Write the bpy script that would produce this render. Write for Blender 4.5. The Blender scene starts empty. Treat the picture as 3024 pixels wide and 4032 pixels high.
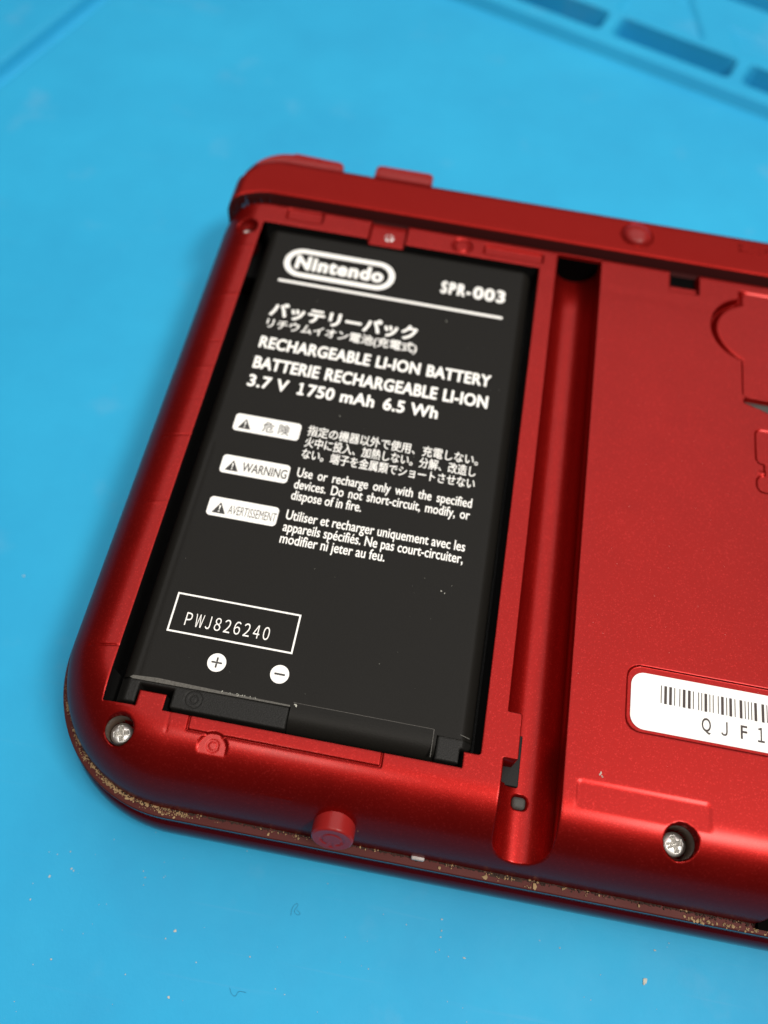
import bpy, bmesh, math, random
import numpy as np
from mathutils import Vector, Matrix

# ------------------------------------------------------------------ camera, world, lights, exposure
# everything below is written in millimetres in the console's own frame: x along the console, y towards its
# hinge, z up, z = 0 on the flat plate around the battery bay; the mat's top lies 21 mm lower.
MM = 0.001
MAT_Z = -21.0
scene = bpy.context.scene
scene.unit_settings.system = 'METRIC'
scene.unit_settings.scale_length = 1.0
C = scene.collection
random.seed(7)
rng = np.random.default_rng(7)

def W(x, y, z):                      # console millimetres -> world metres
    return Vector((x * MM, y * MM, (z - MAT_Z) * MM))

cam = bpy.data.cameras.new('camera')
cam_o = bpy.data.objects.new('camera', cam); C.objects.link(cam_o)
R = np.array([[0.9832, 0.1749, 0.0513], [0.1789, -0.8716, -0.4564], [-0.0351, 0.4579, -0.8883]])
_u, _s, _v = np.linalg.svd(R); R = _u @ _v
cp = W(29.07, -17.69, 88.83)
cam_o.matrix_world = Matrix(((R[0][0], -R[1][0], -R[2][0], cp.x), (R[0][1], -R[1][1], -R[2][1], cp.y),
                             (R[0][2], -R[1][2], -R[2][2], cp.z), (0, 0, 0, 1)))
cam.sensor_fit = 'VERTICAL'; cam.sensor_height = 36.0; cam.lens = 3261.0 / 4032.0 * 36.0
cam.clip_start = 0.005; cam.clip_end = 20.0
cam.dof.use_dof = True
fp = np.array([24.0, 8.0, -1.0]) - np.array([29.07, -17.69, 88.83])
cam.dof.focus_distance = float(R[2] @ fp) * MM
cam.dof.aperture_fstop = 14.0
scene.camera = cam_o

world = bpy.data.worlds.new('World'); scene.world = world; world.use_nodes = True
bg = world.node_tree.nodes['Background']
bg.inputs[0].default_value = (0.95, 0.97, 1.0, 1); bg.inputs[1].default_value = 0.05

def area(name, loc, target, sx, sy, power, col, roll=0.0):
    l = bpy.data.lights.new(name, 'AREA'); l.shape = 'RECTANGLE'; l.size = sx; l.size_y = sy; l.energy = power; l.color = col
    o = bpy.data.objects.new(name, l); C.objects.link(o)
    o.location = loc
    o.rotation_euler = (Vector(target) - Vector(loc)).to_track_quat('-Z', 'Y').to_euler()
    o.rotation_euler.rotate_axis('Z', roll)
    return o
T0 = (0.03, 0.04, 0.02)
area('ceiling_panel', (0.20, 0.80, 1.35), (0.20, 0.80, 0.0), 1.8, 1.6, 19.5, (1.0, 0.98, 0.95))      # lit white ceiling of the room
area('ceiling_lamp', (-0.05, -0.12, 0.66), T0, 0.12, 0.05, 1.05, (1.0, 0.93, 0.84))
area('bench_lamp', (0.28, -0.09, 0.54), (0.06, 0.05, 0.02), 0.16, 0.07, 2.4, (1.0, 0.93, 0.84))

scene.view_settings.view_transform = 'Standard'
scene.view_settings.look = 'None'
scene.view_settings.exposure = 0.0
scene.view_settings.gamma = 1.0
scene.render.engine = 'CYCLES'
scene.cycles.max_bounces = 8
scene.cycles.use_denoising = True

# ------------------------------------------------------------------ materials
def mat_new(name):
    m = bpy.data.materials.new(name); m.use_nodes = True
    nt = m.node_tree; b = nt.nodes['Principled BSDF']
    return m, nt, b
def N(nt, t, **kw):
    n = nt.nodes.new(t)
    for k, v in kw.items(): setattr(n, k, v)
    return n
def coord(nt, sc=1000.0):
    tc = N(nt, 'ShaderNodeTexCoord'); mp = N(nt, 'ShaderNodeMapping')
    mp.inputs['Scale'].default_value = (sc, sc, sc)
    nt.links.new(tc.outputs['Object'], mp.inputs[0]); return mp.outputs[0]
def noise(nt, vec, scale, detail=2.0, rough=0.5):
    n = N(nt, 'ShaderNodeTexNoise'); n.inputs['Scale'].default_value = scale; n.inputs['Detail'].default_value = detail
    n.inputs['Roughness'].default_value = rough
    nt.links.new(vec, n.inputs['Vector']); return n
def ramp(nt, fac, stops):
    r = N(nt, 'ShaderNodeValToRGB'); e = r.color_ramp.elements
    while len(e) < len(stops): e.new(0.5)
    for i, (p, c) in enumerate(stops):
        e[i].position = p; e[i].color = (*c, 1) if len(c) == 3 else c
    nt.links.new(fac, r.inputs[0]); return r
def mixc(nt, fac, a, b, mode='MIX'):
    m = N(nt, 'ShaderNodeMix', data_type='RGBA', blend_type=mode)
    for sock, v in ((m.inputs[0], fac), (m.inputs[6], a), (m.inputs[7], b)):
        if hasattr(v, 'is_output'): nt.links.new(v, sock)
        elif isinstance(v, (int, float)): sock.default_value = v
        else: sock.default_value = (*v, 1)
    return m.outputs[2]
def bump(nt, b, height, strength, dist):
    n = N(nt, 'ShaderNodeBump'); n.inputs['Strength'].default_value = strength; n.inputs['Distance'].default_value = dist
    nt.links.new(height, n.inputs['Height']); nt.links.new(n.outputs[0], b.inputs['Normal']); return n

def red_paint(name, col, flake=True, rough=0.38, metal=0.75, dust=0.10, coat=0.0):
    m, nt, b = mat_new(name)
    v = coord(nt)
    n1 = noise(nt, v, 0.06, 3.0)
    c = mixc(nt, n1.outputs[0], tuple(x * 0.93 for x in col), tuple(min(1, x * 1.05) for x in col))
    vo = N(nt, 'ShaderNodeTexVoronoi'); vo.inputs['Scale'].default_value = 9.0; nt.links.new(v, vo.inputs['Vector'])
    if flake:                               # metallic flakes in the lacquer
        sep = N(nt, 'ShaderNodeSeparateColor'); nt.links.new(vo.outputs['Color'], sep.inputs[0])
        fr = ramp(nt, sep.outputs[0], [(0.0, (0, 0, 0)), (0.86, (0, 0, 0)), (1.0, (1, 1, 1))])
        c = mixc(nt, fr.outputs[0], c, tuple(min(1, x * 1.4 + 0.006) for x in col))
    if dust:                                # light lint and scratches
        d = noise(nt, v, 1.1, 4.0, 0.7)
        dr = ramp(nt, d.outputs[0], [(0.0, (0, 0, 0)), (0.72, (0, 0, 0)), (0.80, (dust, dust, dust))])
        c = mixc(nt, dr.outputs[0], c, (0.55, 0.30, 0.26))
    nt.links.new(c, b.inputs['Base Color'])
    b.inputs['Metallic'].default_value = metal; b.inputs['Specular IOR Level'].default_value = 0.2
    rr = noise(nt, v, 0.25, 4.0)
    mr = N(nt, 'ShaderNodeMapRange'); mr.inputs[3].default_value = rough - 0.07; mr.inputs[4].default_value = rough + 0.10
    nt.links.new(rr.outputs[0], mr.inputs[0]); nt.links.new(mr.outputs[0], b.inputs['Roughness'])
    if coat:
        b.inputs['Coat Weight'].default_value = coat; b.inputs['Coat Roughness'].default_value = 0.24
    bn = noise(nt, v, 6.0, 3.0, 0.6)
    bump(nt, b, bn.outputs[0], 0.18, 0.00006)
    return m
RED = (0.238, 0.0050, 0.0036)
M = {}
M['red'] = red_paint('red_metallic_lacquer', RED, coat=0.20)
M['red'].node_tree.nodes['Principled BSDF'].inputs['Specular Tint'].default_value = (0.55, 0.30, 0.28, 1)
M['red_plain'] = red_paint('red_satin_plastic', (0.235, 0.007, 0.005), flake=False, rough=0.45, metal=0.75, dust=0.0)
M['rim'] = red_paint('worn_red_rim', (0.075, 0.015, 0.013), flake=False, rough=0.55, metal=0.2, dust=0.6)
M['lid'] = red_paint('dark_glossy_red_lid', (0.06, 0.003, 0.006), flake=False, rough=0.12, metal=0.2, dust=0.0)
M['button'] = red_paint('red_button_plastic', (0.24, 0.012, 0.011), flake=False, rough=0.30, metal=0.0, dust=0.0)

def plain(name, col, rough, metal=0.0, bs=0.0, bscale=4.0, var=0.0, spec=0.5):
    m, nt, b = mat_new(name)
    v = coord(nt)
    b.inputs['Base Color'].default_value = (*col, 1); b.inputs['Roughness'].default_value = rough
    b.inputs['Metallic'].default_value = metal; b.inputs['Specular IOR Level'].default_value = spec
    n = noise(nt, v, bscale, 4.0, 0.6)
    if var:
        nt.links.new(mixc(nt, n.outputs[0], tuple(x * (1 - var) for x in col), tuple(min(1, x * (1 + var)) for x in col)), b.inputs['Base Color'])
    if bs: bump(nt, b, n.outputs[0], bs, 0.0001)
    return m
M['film'] = plain('black_battery_film', (0.0098, 0.0090, 0.0078), 0.42, bs=0.12, bscale=5.0, var=0.25, spec=0.10)
M['cap'] = plain('textured_black_plastic', (0.009, 0.0086, 0.0078), 0.5, bs=0.5, bscale=5.0, var=0.3, spec=0.2)
M['white'] = plain('white_print', (0.90, 0.89, 0.86), 0.5, var=0.03)
M['dark_print'] = plain('dark_print', (0.035, 0.022, 0.020), 0.6, var=0.2)
M['film_print'] = plain('black_print', (0.020, 0.018, 0.017), 0.5, var=0.1)
M['sticker'] = plain('white_sticker', (0.86, 0.86, 0.84), 0.45, var=0.01)
M['steel'] = plain('zinc_screw', (0.80, 0.79, 0.77), 0.40, metal=1.0, bs=0.08, bscale=2.0, var=0.1)
M['bay'] = plain('matte_black', (0.005, 0.005, 0.005), 0.6, bs=0.2, bscale=4.0, var=0.2, spec=0.2)  # black, with the shade of the bay put into the colour
M['seam'] = plain('seam_shade_red', (0.035, 0.004, 0.004), 0.6, var=0.2, spec=0.2)  # red darkened by colour for the shade in the rear joint
M['hole_shade'] = plain('black_hole_shade', (0.002, 0.002, 0.002), 0.9, spec=0.03)  # black that stands for the shade inside gaps and openings
M['rubber'] = plain('grey_rubber', (0.045, 0.046, 0.042), 0.7, bs=0.3, bscale=6.0, var=0.2)
M['bush'] = plain('brown_inner_plastic', (0.10, 0.07, 0.05), 0.5, var=0.2)
M['led'] = plain('frosted_window', (0.38, 0.36, 0.35), 0.4, bs=0.3, bscale=3.0, var=0.2)
M['crumb'] = plain('tan_crumbs', (0.33, 0.22, 0.11), 0.8, bscale=0.8, var=0.6)
M['grime'] = plain('dark_grime', (0.035, 0.018, 0.012), 0.9, bscale=1.5, var=0.8)
M['speck'] = plain('pale_specks', (0.48, 0.48, 0.42), 0.7, bscale=0.4, var=0.3)
M['fibre'] = plain('dark_fibre', (0.02, 0.18, 0.30), 0.7)
M['glue'] = plain('worn_tape_edge', (0.07, 0.065, 0.055), 0.5, bs=0.6, bscale=4.0, var=0.8)

def mat_silicone():
    m, nt, b = mat_new('blue_silicone')
    v = coord(nt)
    base = (0.026, 0.395, 0.68)
    n1 = noise(nt, v, 0.022, 4.0, 0.6)
    c = mixc(nt, n1.outputs[0], tuple(x * 0.94 for x in base), tuple(min(1, x * 1.05) for x in base))
    n2 = noise(nt, v, 0.075, 5.0, 0.55)         # faint dry smudges
    r2 = ramp(nt, n2.outputs[0], [(0.0, (0, 0, 0)), (0.60, (0, 0, 0)), (0.78, (0.28, 0.28, 0.28))])
    c = mixc(nt, r2.outputs[0], c, (0.20, 0.42, 0.60))
    n3 = noise(nt, v, 1.3, 3.0, 0.7)            # fine lint
    r3 = ramp(nt, n3.outputs[0], [(0.0, (0, 0, 0)), (0.74, (0, 0, 0)), (0.80, (0.35, 0.35, 0.35))])
    c = mixc(nt, r3.outputs[0], c, (0.35, 0.55, 0.66))
    nt.links.new(c, b.inputs['Base Color'])
    for k, (ang, sc) in enumerate(((0.5, (0.02, 0.9, 1)), (2.2, (0.03, 0.7, 1)))):      # faint scuffs in two directions
        mp = N(nt, 'ShaderNodeMapping'); mp.inputs['Rotation'].default_value = (0, 0, ang); mp.inputs['Scale'].default_value = sc
        nt.links.new(v, mp.inputs[0]); ns = noise(nt, mp.outputs[0], 1.0, 3.0, 0.6)
        rs = ramp(nt, ns.outputs[0], [(0.0, (0, 0, 0)), (0.66, (0, 0, 0)), (0.76, (0.10, 0.10, 0.10))])
        c = mixc(nt, rs.outputs[0], c, (0.22, 0.46, 0.64))
    nb_ = noise(nt, v, 0.016, 6.0, 0.65)
    rb_ = ramp(nt, nb_.outputs[0], [(0.32, (0, 0, 0)), (0.70, (1, 1, 1))])
    c = mixc(nt, rb_.outputs[0], c, mixc(nt, 1.0, c, (0.74, 0.80, 0.86), 'MULTIPLY'))
    nt.links.new(c, b.inputs['Base Color'])
    nr = noise(nt, v, 0.09, 5.0, 0.7); mr = N(nt, 'ShaderNodeMapRange'); mr.inputs[3].default_value = 0.40; mr.inputs[4].default_value = 0.66
    nt.links.new(nr.outputs[0], mr.inputs[0]); nt.links.new(mr.outputs[0], b.inputs['Roughness'])
    b.inputs['Specular IOR Level'].default_value = 0.18
    n4 = noise(nt, v, 2.2, 4.0, 0.6); bump(nt, b, n4.outputs[0], 0.16, 0.0001)
    return m
M['mat'] = mat_silicone()

# ------------------------------------------------------------------ helpers
def finish(o, parent=None, label=None, cat=None, group=None, kind=None):
    C.objects.link(o)
    if parent is not None: o.parent = parent
    if label: o['label'] = label
    if cat: o['category'] = cat
    if group: o['group'] = group
    if kind: o['kind'] = kind
    return o
def empty(name, label, cat):
    o = bpy.data.objects.new(name, None); o.empty_display_size = 0.01
    return finish(o, None, label, cat)
def mesh_obj(name, verts, faces, mat, parent=None, smooth=True, local=False, **kw):
    me = bpy.data.meshes.new(name)
    v = np.asarray(verts, dtype=np.float64) * MM
    if not local: v = v - np.array([0, 0, MAT_Z * MM])
    me.from_pydata(v, [], faces)
    if smooth: me.shade_smooth()
    me.materials.append(M[mat] if isinstance(mat, str) else mat)
    me.update()
    o = bpy.data.objects.new(name, me)
    return finish(o, parent, **kw)

def lines(a, b, step, keys=(), eps=0.035, coarse=()):
    """grid lines from a to b with a pair of lines hugging each key position"""
    base = list(np.arange(a, b + step * 0.5, step))
    for (c0, c1, cs) in coarse:
        base = [p for p in base if p < c0 or p > c1] + list(np.arange(c0, c1 + cs * 0.5, cs))
    ks = sorted(set(round(k, 4) for k in keys if a <= k <= b))
    base = [p for p in base if all(abs(p - k) > eps * 1.6 for k in ks)]
    for k in ks: base += [k - eps, k + eps]
    return np.array(sorted(base))

def hfield(name, xs, ys, Z, keep, mat, parent=None, xf=None, second=None, **kw):
    """quads of a height grid, only where keep(vertex) holds for any corner"""
    X, Y = np.meshgrid(xs, ys, indexing='ij')
    nx, ny = len(xs), len(ys)
    idx = np.arange(nx * ny).reshape(nx, ny)
    k = keep[:-1, :-1] & keep[1:, :-1] & keep[1:, 1:] & keep[:-1, 1:]
    q = np.stack([idx[:-1, :-1][k], idx[1:, :-1][k], idx[1:, 1:][k], idx[:-1, 1:][k]], axis=1)
    V = np.stack([X.ravel(), Y.ravel(), Z.ravel()], axis=1)
    used = np.unique(q); remap = np.zeros(nx * ny, dtype=np.int64); remap[used] = np.arange(len(used))
    V = V[used]; q = remap[q]
    if xf is not None: V = xf(V)
    o = mesh_obj(name, V, q, mat, parent, **kw)
    if second is not None:                      # faces of a second material, e.g. a wall coloured dark for shade
        sm_ = second[1]; f2 = sm_[:-1, :-1] | sm_[1:, :-1] | sm_[1:, 1:] | sm_[:-1, 1:]
        o.data.materials.append(M[second[0]]); o.data.polygons.foreach_set('material_index', f2[k].astype(np.int32))
    return o

def sd_box(X, Y, x0, x1, y0, y1, r=0.0):
    cx, cy = (x0 + x1) / 2, (y0 + y1) / 2; hx, hy = (x1 - x0) / 2 - r, (y1 - y0) / 2 - r
    qx, qy = np.abs(X - cx) - hx, np.abs(Y - cy) - hy
    return np.hypot(np.maximum(qx, 0), np.maximum(qy, 0)) + np.minimum(np.maximum(qx, qy), 0) - r
def sd_circ(X, Y, cx, cy, r): return np.hypot(X - cx, Y - cy) - r
def sd_seg(X, Y, ax, ay, bx, by):
    dx, dy = bx - ax, by - ay; L = dx * dx + dy * dy
    t = np.clip(((X - ax) * dx + (Y - ay) * dy) / L, 0, 1)
    return np.hypot(X - ax - t * dx, Y - ay - t * dy)
def sd_path(X, Y, pts):
    d = None
    for (a, b) in zip(pts[:-1], pts[1:]):
        s = sd_seg(X, Y, *a, *b); d = s if d is None else np.minimum(d, s)
    return d
def sstep(t): t = np.clip(t, 0, 1); return t * t * (3 - 2 * t)
def pocket(H, s, floor, w=0.035, fil=0.15):
    """cut a pocket: s < 0 inside, floor is its height (scalar or array), fil rounds the rim"""
    if fil > 0:
        t = np.clip((fil - s) / fil, 0, 1)
        H = np.where(s > 0, H - fil * 0.8 * (1 - np.sqrt(np.maximum(0, 1 - t * t))) * np.clip((H - floor) / (2 * fil), 0, 1), H)
    f = sstep((w - s) / (2 * w))
    return np.where(f > 0, H * (1 - f) + np.minimum(H, floor) * f, H)
def groove(H, d, width, depth):
    t = np.clip(1 - d / (width * 0.5), 0, 1)
    return H - depth * sstep(t)
def roundover(d, a, b, p):
    u = np.clip(1 - d / a, 0, 1)
    return -b * (1 - np.power(np.maximum(0, 1 - u ** p), 1.0 / p))

def rrect(x0, x1, y0, y1, rf, rr, n=28):
    """outline, counter-clockwise; rf = radius of the two front corners, rr = rear corners"""
    pts = []
    for (cx, cy, r, a0) in ((x1 - rf, y0 + rf, rf, -90), (x1 - rr, y1 - rr, rr, 0), (x0 + rr, y1 - rr, rr, 90), (x0 + rf, y0 + rf, rf, 180)):
        for i in range(n + 1):
            a = math.radians(a0 + 90 * i / n); pts.append((cx + r * math.cos(a), cy + r * math.sin(a)))
    # resample long straight runs so that tapering works
    out = []
    for i, p in enumerate(pts):
        q = pts[(i + 1) % len(pts)]; out.append(p)
        L = math.dist(p, q)
        if L > 4:
            k = int(L // 3)
            for j in range(1, k): out.append((p[0] + (q[0] - p[0]) * j / k, p[1] + (q[1] - p[1]) * j / k))
    return out
def loft(name, rings, mat, parent, cap_first=False, cap_last=False, **kw):
    n = len(rings[0]); V = [p for r in rings for p in r]; F = []
    for k in range(len(rings) - 1):
        for i in range(n):
            j = (i + 1) % n
            F.append((k * n + i, k * n + j, (k + 1) * n + j, (k + 1) * n + i))
    if cap_first: F.append(tuple(range(n))[::-1])
    if cap_last: F.append(tuple(range((len(rings) - 1) * n, len(rings) * n)))
    return mesh_obj(name, V, F, mat, parent, **kw)
def lathe_y(name, prof, mat, parent, n=64, **kw):
    """rings (radius, height) about local z, closed by a centre point at each end where radius is 0"""
    V, F = [], []
    for (r, z) in prof:
        for i in range(n):
            a = 2 * math.pi * i / n; V.append((r * math.cos(a), r * math.sin(a), z))
    for k in range(len(prof) - 1):
        for i in range(n):
            j = (i + 1) % n; F.append((k * n + i, k * n + j, (k + 1) * n + j, (k + 1) * n + i))
    return V, F
def box_obj(name, x0, x1, y0, y1, z0, z1, mat, parent=None, bev=0.0, seg=3, **kw):
    bm = bmesh.new(); bmesh.ops.create_cube(bm, size=1.0)
    for v in bm.verts:
        v.co = Vector(((x0 + x1) / 2 + v.co.x * (x1 - x0), (y0 + y1) / 2 + v.co.y * (y1 - y0), (z0 + z1) / 2 + v.co.z * (z1 - z0)))
    if bev: bmesh.ops.bevel(bm, geom=bm.edges[:], offset=bev, segments=seg, affect='EDGES', profile=0.5)
    bm.verts.ensure_lookup_table()
    V = [tuple(v.co) for v in bm.verts]; F = [tuple(v.index for v in f.verts) for f in bm.faces]
    bm.free()
    return mesh_obj(name, V, F, mat, parent, smooth=bool(bev), **kw)
def prism(name, poly, z0, z1, mat, parent, bev=0.0, **kw):
    bm = bmesh.new(); vs = [bm.verts.new((x, y, z0)) for x, y in poly]
    f = bm.faces.new(vs); r = bmesh.ops.extrude_face_region(bm, geom=[f])
    top = [e for e in r['geom'] if isinstance(e, bmesh.types.BMVert)]
    for v in top: v.co.z = z1
    bmesh.ops.recalc_face_normals(bm, faces=bm.faces[:])
    if bev:
        ts = set(top); ed = [e for e in bm.edges if e.verts[0] in ts and e.verts[1] in ts]
        bmesh.ops.bevel(bm, geom=ed, offset=bev, segments=4, affect='EDGES', profile=0.5)
    bm.verts.ensure_lookup_table(); bm.verts.index_update()
    V = [tuple(v.co) for v in bm.verts]; F = [tuple(v.index for v in g.verts) for g in bm.faces]; bm.free()
    o = mesh_obj(name, V, F, mat, parent, smooth=False, **kw)
    o.data.set_sharp_from_angle(angle=math.radians(40)) if bev else None
    return o

_caps = {}
def text_obj(name, body, x0, x1, yb, ycap, z, mat, parent, bold=0.0, space=1.0, word=1.0, fit='cap', slant=0.0, fat=0.0, **kw):
    """lettering laid flat at height z; fit='cap': capitals reach from yb to ycap; fit='box': the ink box does"""
    def tomesh(s, off):
        cu = bpy.data.curves.new('lettering', 'FONT'); cu.body = s; cu.size = 1.0; cu.offset = off
        cu.space_character = space; cu.space_word = word; cu.resolution_u = 4; cu.shear = slant
        ob = bpy.data.objects.new('lettering', cu); C.objects.link(ob)
        dg = bpy.context.evaluated_depsgraph_get(); me = bpy.data.meshes.new_from_object(ob.evaluated_get(dg))
        bpy.data.objects.remove(ob); bpy.data.curves.remove(cu); return me
    me = tomesh(body, bold)
    n = len(me.vertices); co = np.zeros(n * 3); me.vertices.foreach_get('co', co); co = co.reshape(-1, 3)
    mn, mx = co.min(0), co.max(0)
    if fit == 'cap':
        if bold not in _caps:
            h = tomesh('H', bold); hc = np.array([v.co[:] for v in h.vertices]); _caps[bold] = (hc[:, 1].min(), hc[:, 1].max())
        b0, b1 = _caps[bold]
    else: b0, b1 = mn[1], mx[1]
    co[:, 0] = x0 + (co[:, 0] - mn[0]) * (x1 - x0) / (mx[0] - mn[0])
    co[:, 1] = yb + (co[:, 1] - b0) * (ycap - yb) / (b1 - b0)
    co[:, 2] = z
    if fat:                                   # heavier strokes: the same glyphs a hair's breadth apart, each a little higher
        co[:, 0] = x0 + fat + (co[:, 0] - x0) * (x1 - x0 - 2 * fat) / (x1 - x0)
        F = [tuple(f.vertices) for f in me.polygons]; V2, F2 = [co], list(F)
        for k in range(8):
            a = math.pi / 4 * k; c2 = co + np.array([fat * math.cos(a), fat * math.sin(a), 0.0012 * (k + 1)]); V2.append(c2)
            F2 += [tuple(i + n * (k + 1) for i in f) for f in F]
        return mesh_obj(name, np.concatenate(V2), F2, mat, parent, smooth=False, **kw)
    co *= MM; co[:, 2] -= MAT_Z * MM
    me.vertices.foreach_set('co', co.ravel()); me.materials.clear(); me.materials.append(M[mat]); me.update()
    me.name = name
    o = bpy.data.objects.new(name, me)
    return finish(o, parent, **kw)
def flat_poly(name, polys, z, mat, parent, **kw):
    V, F = [], []
    for p in polys:
        b = len(V); V += [(x, y, z) for x, y in p]; F.append(tuple(range(b, b + len(p))))
    return mesh_obj(name, V, F, mat, parent, smooth=False, **kw)
def rr_poly(x0, x1, y0, y1, r, n=8):
    pts = []
    for (cx, cy, a0) in ((x1 - r, y0 + r, -90), (x1 - r, y1 - r, 0), (x0 + r, y1 - r, 90), (x0 + r, y0 + r, 180)):
        for i in range(n + 1):
            a = math.radians(a0 + 90 * i / n); pts.append((cx + r * math.cos(a), cy + r * math.sin(a)))
    return pts
def ring_strip(name, outer, inner, z, mat, parent, **kw):
    n = len(outer); V = [(x, y, z) for x, y in outer] + [(x, y, z) for x, y in inner]
    F = [(i, (i + 1) % n, n + (i + 1) % n, n + i) for i in range(n)]
    return mesh_obj(name, V, F, mat, parent, smooth=False, **kw)

# ------------------------------------------------------------------ the mat
ANG = math.radians(-19.0); MO = np.array([52.2, 160.2])
def mat_uv(x, y):
    dx, dy = x - MO[0], y - MO[1]
    return dx * math.cos(ANG) + dy * math.sin(ANG), -dx * math.sin(ANG) + dy * math.cos(ANG)
def mat_xf(V):
    o = V.copy(); c, s = math.cos(ANG), math.sin(ANG)
    o[:, 0] = MO[0] + V[:, 0] * c - V[:, 1] * s; o[:, 1] = MO[1] + V[:, 0] * s + V[:, 1] * c
    return o
UL = mat_uv(-62.5, 131.5)[0]            # the ridge that runs away on the left
pk = [(-29.2, -3.0, 0.0, 6.8), (0.0, 26.2, 0.0, 6.8), (29.2, 55.4, 0.0, 6.8)]   # shallow tray slots (u0,u1,v0,v1)
big = (15.8, 44.0, 26.9, 33.7)
ku = [-29.2, -3.0, 0.0, 26.2, 29.2, 55.4, 15.8, 44.0]; kv = [-4.6, -3.9, 0.0, 6.8, 26.9, 33.7]
us = np.unique(np.concatenate([np.linspace(-420, -160, 14), np.arange(-160, -108, 4.0), lines(-108, -75, 0.5), np.linspace(-74, -33, 22), lines(-32, 64, 0.5, ku, 0.1), np.linspace(66, 380, 30)]))
vs = np.unique(np.concatenate([np.linspace(-420, -20, 40), lines(-18, 48, 0.5, kv, 0.1), np.linspace(50, 260, 26)]))
U, V_ = np.meshgrid(us, vs, indexing='ij')
Hm = np.zeros_like(U)
Hm += 2.3 * sstep((V_ + 4.6) / 0.7)                                   # tray block stands a little proud
dl = U - UL
Hm += -2.6 * sstep((2.3 - np.abs(dl)) / 0.8) + 0.5 * sstep((-dl) / 2.0) * (V_ < -5)
for (a, b, c, d) in pk:
    s = sd_box(U, V_, a, b, c, d, 1.0)
    Hm = np.where(s < 0.12, Hm * (1 - sstep((0.12 - s) / 0.3)) + (-13.0) * sstep((0.12 - s) / 0.3), Hm)
s = sd_box(U, V_, *big, 1.2); f = sstep((0.12 - s) / 0.3); Hm = Hm * (1 - f) - 13.0 * f
# sloping fields between the slots: a recessed tray floor with a tapering rib
a0 = mat_uv(69.2, 180.7); a1 = mat_uv(72.4, 164.7); b0 = mat_uv(74.65, 182.0); b1 = mat_uv(78.3, 163.9)
def side(p, q): return (q[0] - p[0]) * (V_ - p[1]) - (q[1] - p[1]) * (U - p[0])
def dist_line(p, q): return side(p, q) / math.dist(p, q)
dA, dB = dist_line(a0, a1), dist_line(b0, b1)
floor_zone = sstep((V_ - 9.0) / 0.8) * sstep((46 - V_) / 1.0)
leftA = sstep((-dA - 0.2) / 0.7); rightB = sstep((dB - 0.2) / 0.7)
zone = floor_zone * leftA * sstep((U + 2.5) / 0.8)
Hm -= 0.9 * np.where(s > 0.2, zone, 0)
zone2 = floor_zone * rightB * sstep((17.2 - V_) / 0.8)
Hm -= 0.45 * np.where(s > 0.2, zone2, 0)
work_mat = hfield('work_mat', us, vs, Hm + MAT_Z, np.ones_like(Hm, bool), 'mat', xf=mat_xf, kind='structure',
                  label='blue silicone repair mat with moulded tray slots under the console')

# ------------------------------------------------------------------ the console
console = empty('game_console', 'red folded handheld console lying face down with its battery cover removed', 'console')
XR = 150.0
def sd_main(X, Y):                                # outline of the lower half (front corners 15 mm, rear left 8 mm)
    x0, x1, y0, y1 = -7.4, XR, -8.35, 75.75
    s_f = sd_box(X, Y, x0, x1, y0, y1 + 60, 15.0)
    s_r = sd_box(X, Y, x0, x1, y0 - 60, y1, 8.0)
    return np.maximum(s_f, s_r)

kx = [0.0, 40.6, 3.62, 6.62, 38.82, 43.12, 49.42, 44.75, 45.0, 9.65, 30.4, 51.0, 65.0, 59.55, 63.7, 55.75, 69.75, 71.1]
ky = [0.12, 1.82, 71.6, 74.9, 75.75, 6.98, 2.0, 0.25, 1.85, 5.2, -1.36, 1.36, 7.38, 14.86, 72.0, 53.2, 54.6, 6.0]
xs = lines(-8.2, 78.0, 0.135, kx)
xs = np.concatenate([xs, np.linspace(79, 140, 40), np.linspace(140.3, XR + 0.6, 40)])
ys = lines(-9.1, 76.9, 0.135, ky)
X, Y = np.meshgrid(xs, ys, indexing='ij')
sm = sd_main(X, Y); d = -sm
aa = 8.0 - 1.6 * sstep((7 - X) / 9) * sstep((Y + 3) / 10)      # the left side turns over more tightly than the front
H = np.where(d > 0, roundover(d, aa, 9.4, 2.15), -9.4 + sm * -8.0)
# towards the hinge the plate stays flat up to its edge: only the long sides and the front are rounded
d2 = -sd_box(X, Y, -7.4, XR, -8.35, 75.75 + 60, 15.0)
flat_mix = sstep((Y - 62) / 9)
d_side = np.minimum(d2, 50)
Hs = np.where(d_side > 0, roundover(d_side, aa, 9.4, 2.15), -9.4)
edge = np.where(d > 0, -0.9 * (1 - np.sqrt(np.maximum(0, 1 - np.clip(1 - d / 0.9, 0, 1) ** 2))), -9.4 + sm * -8.0)
H = H * (1 - flat_mix) + np.minimum(Hs, edge) * flat_mix
H0 = H.copy()
# rear lip and its slots
H = pocket(H, sd_box(X, Y, 3.0, 8.3, 72.9, 75.0, 0.5), -0.35, 0.12, 0.0)
H = pocket(H, sd_box(X, Y, 15.5, 20.8, 71.0, 76.9, 0.2), -1.0, 0.08, 0.15)
H = pocket(H, np.abs(sd_circ(X, Y, 29.1, 73.35, 1.25)) - 0.22, -0.25, 0.1, 0.0)
H = pocket(H, sd_box(X, Y, 32.4, 41.0, 72.6, 74.3, 0.4), -0.35, 0.12, 0.0)
H = pocket(H, sd_box(X, Y, 59.55, 63.7, 71.6, 76.9, 0.1), -0.9, 0.05, 0.1)
H = pocket(H, sd_box(X, Y, 59.75, 63.5, 73.4, 76.9, 0.1), -4.0, 0.05, 0.0)
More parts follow.
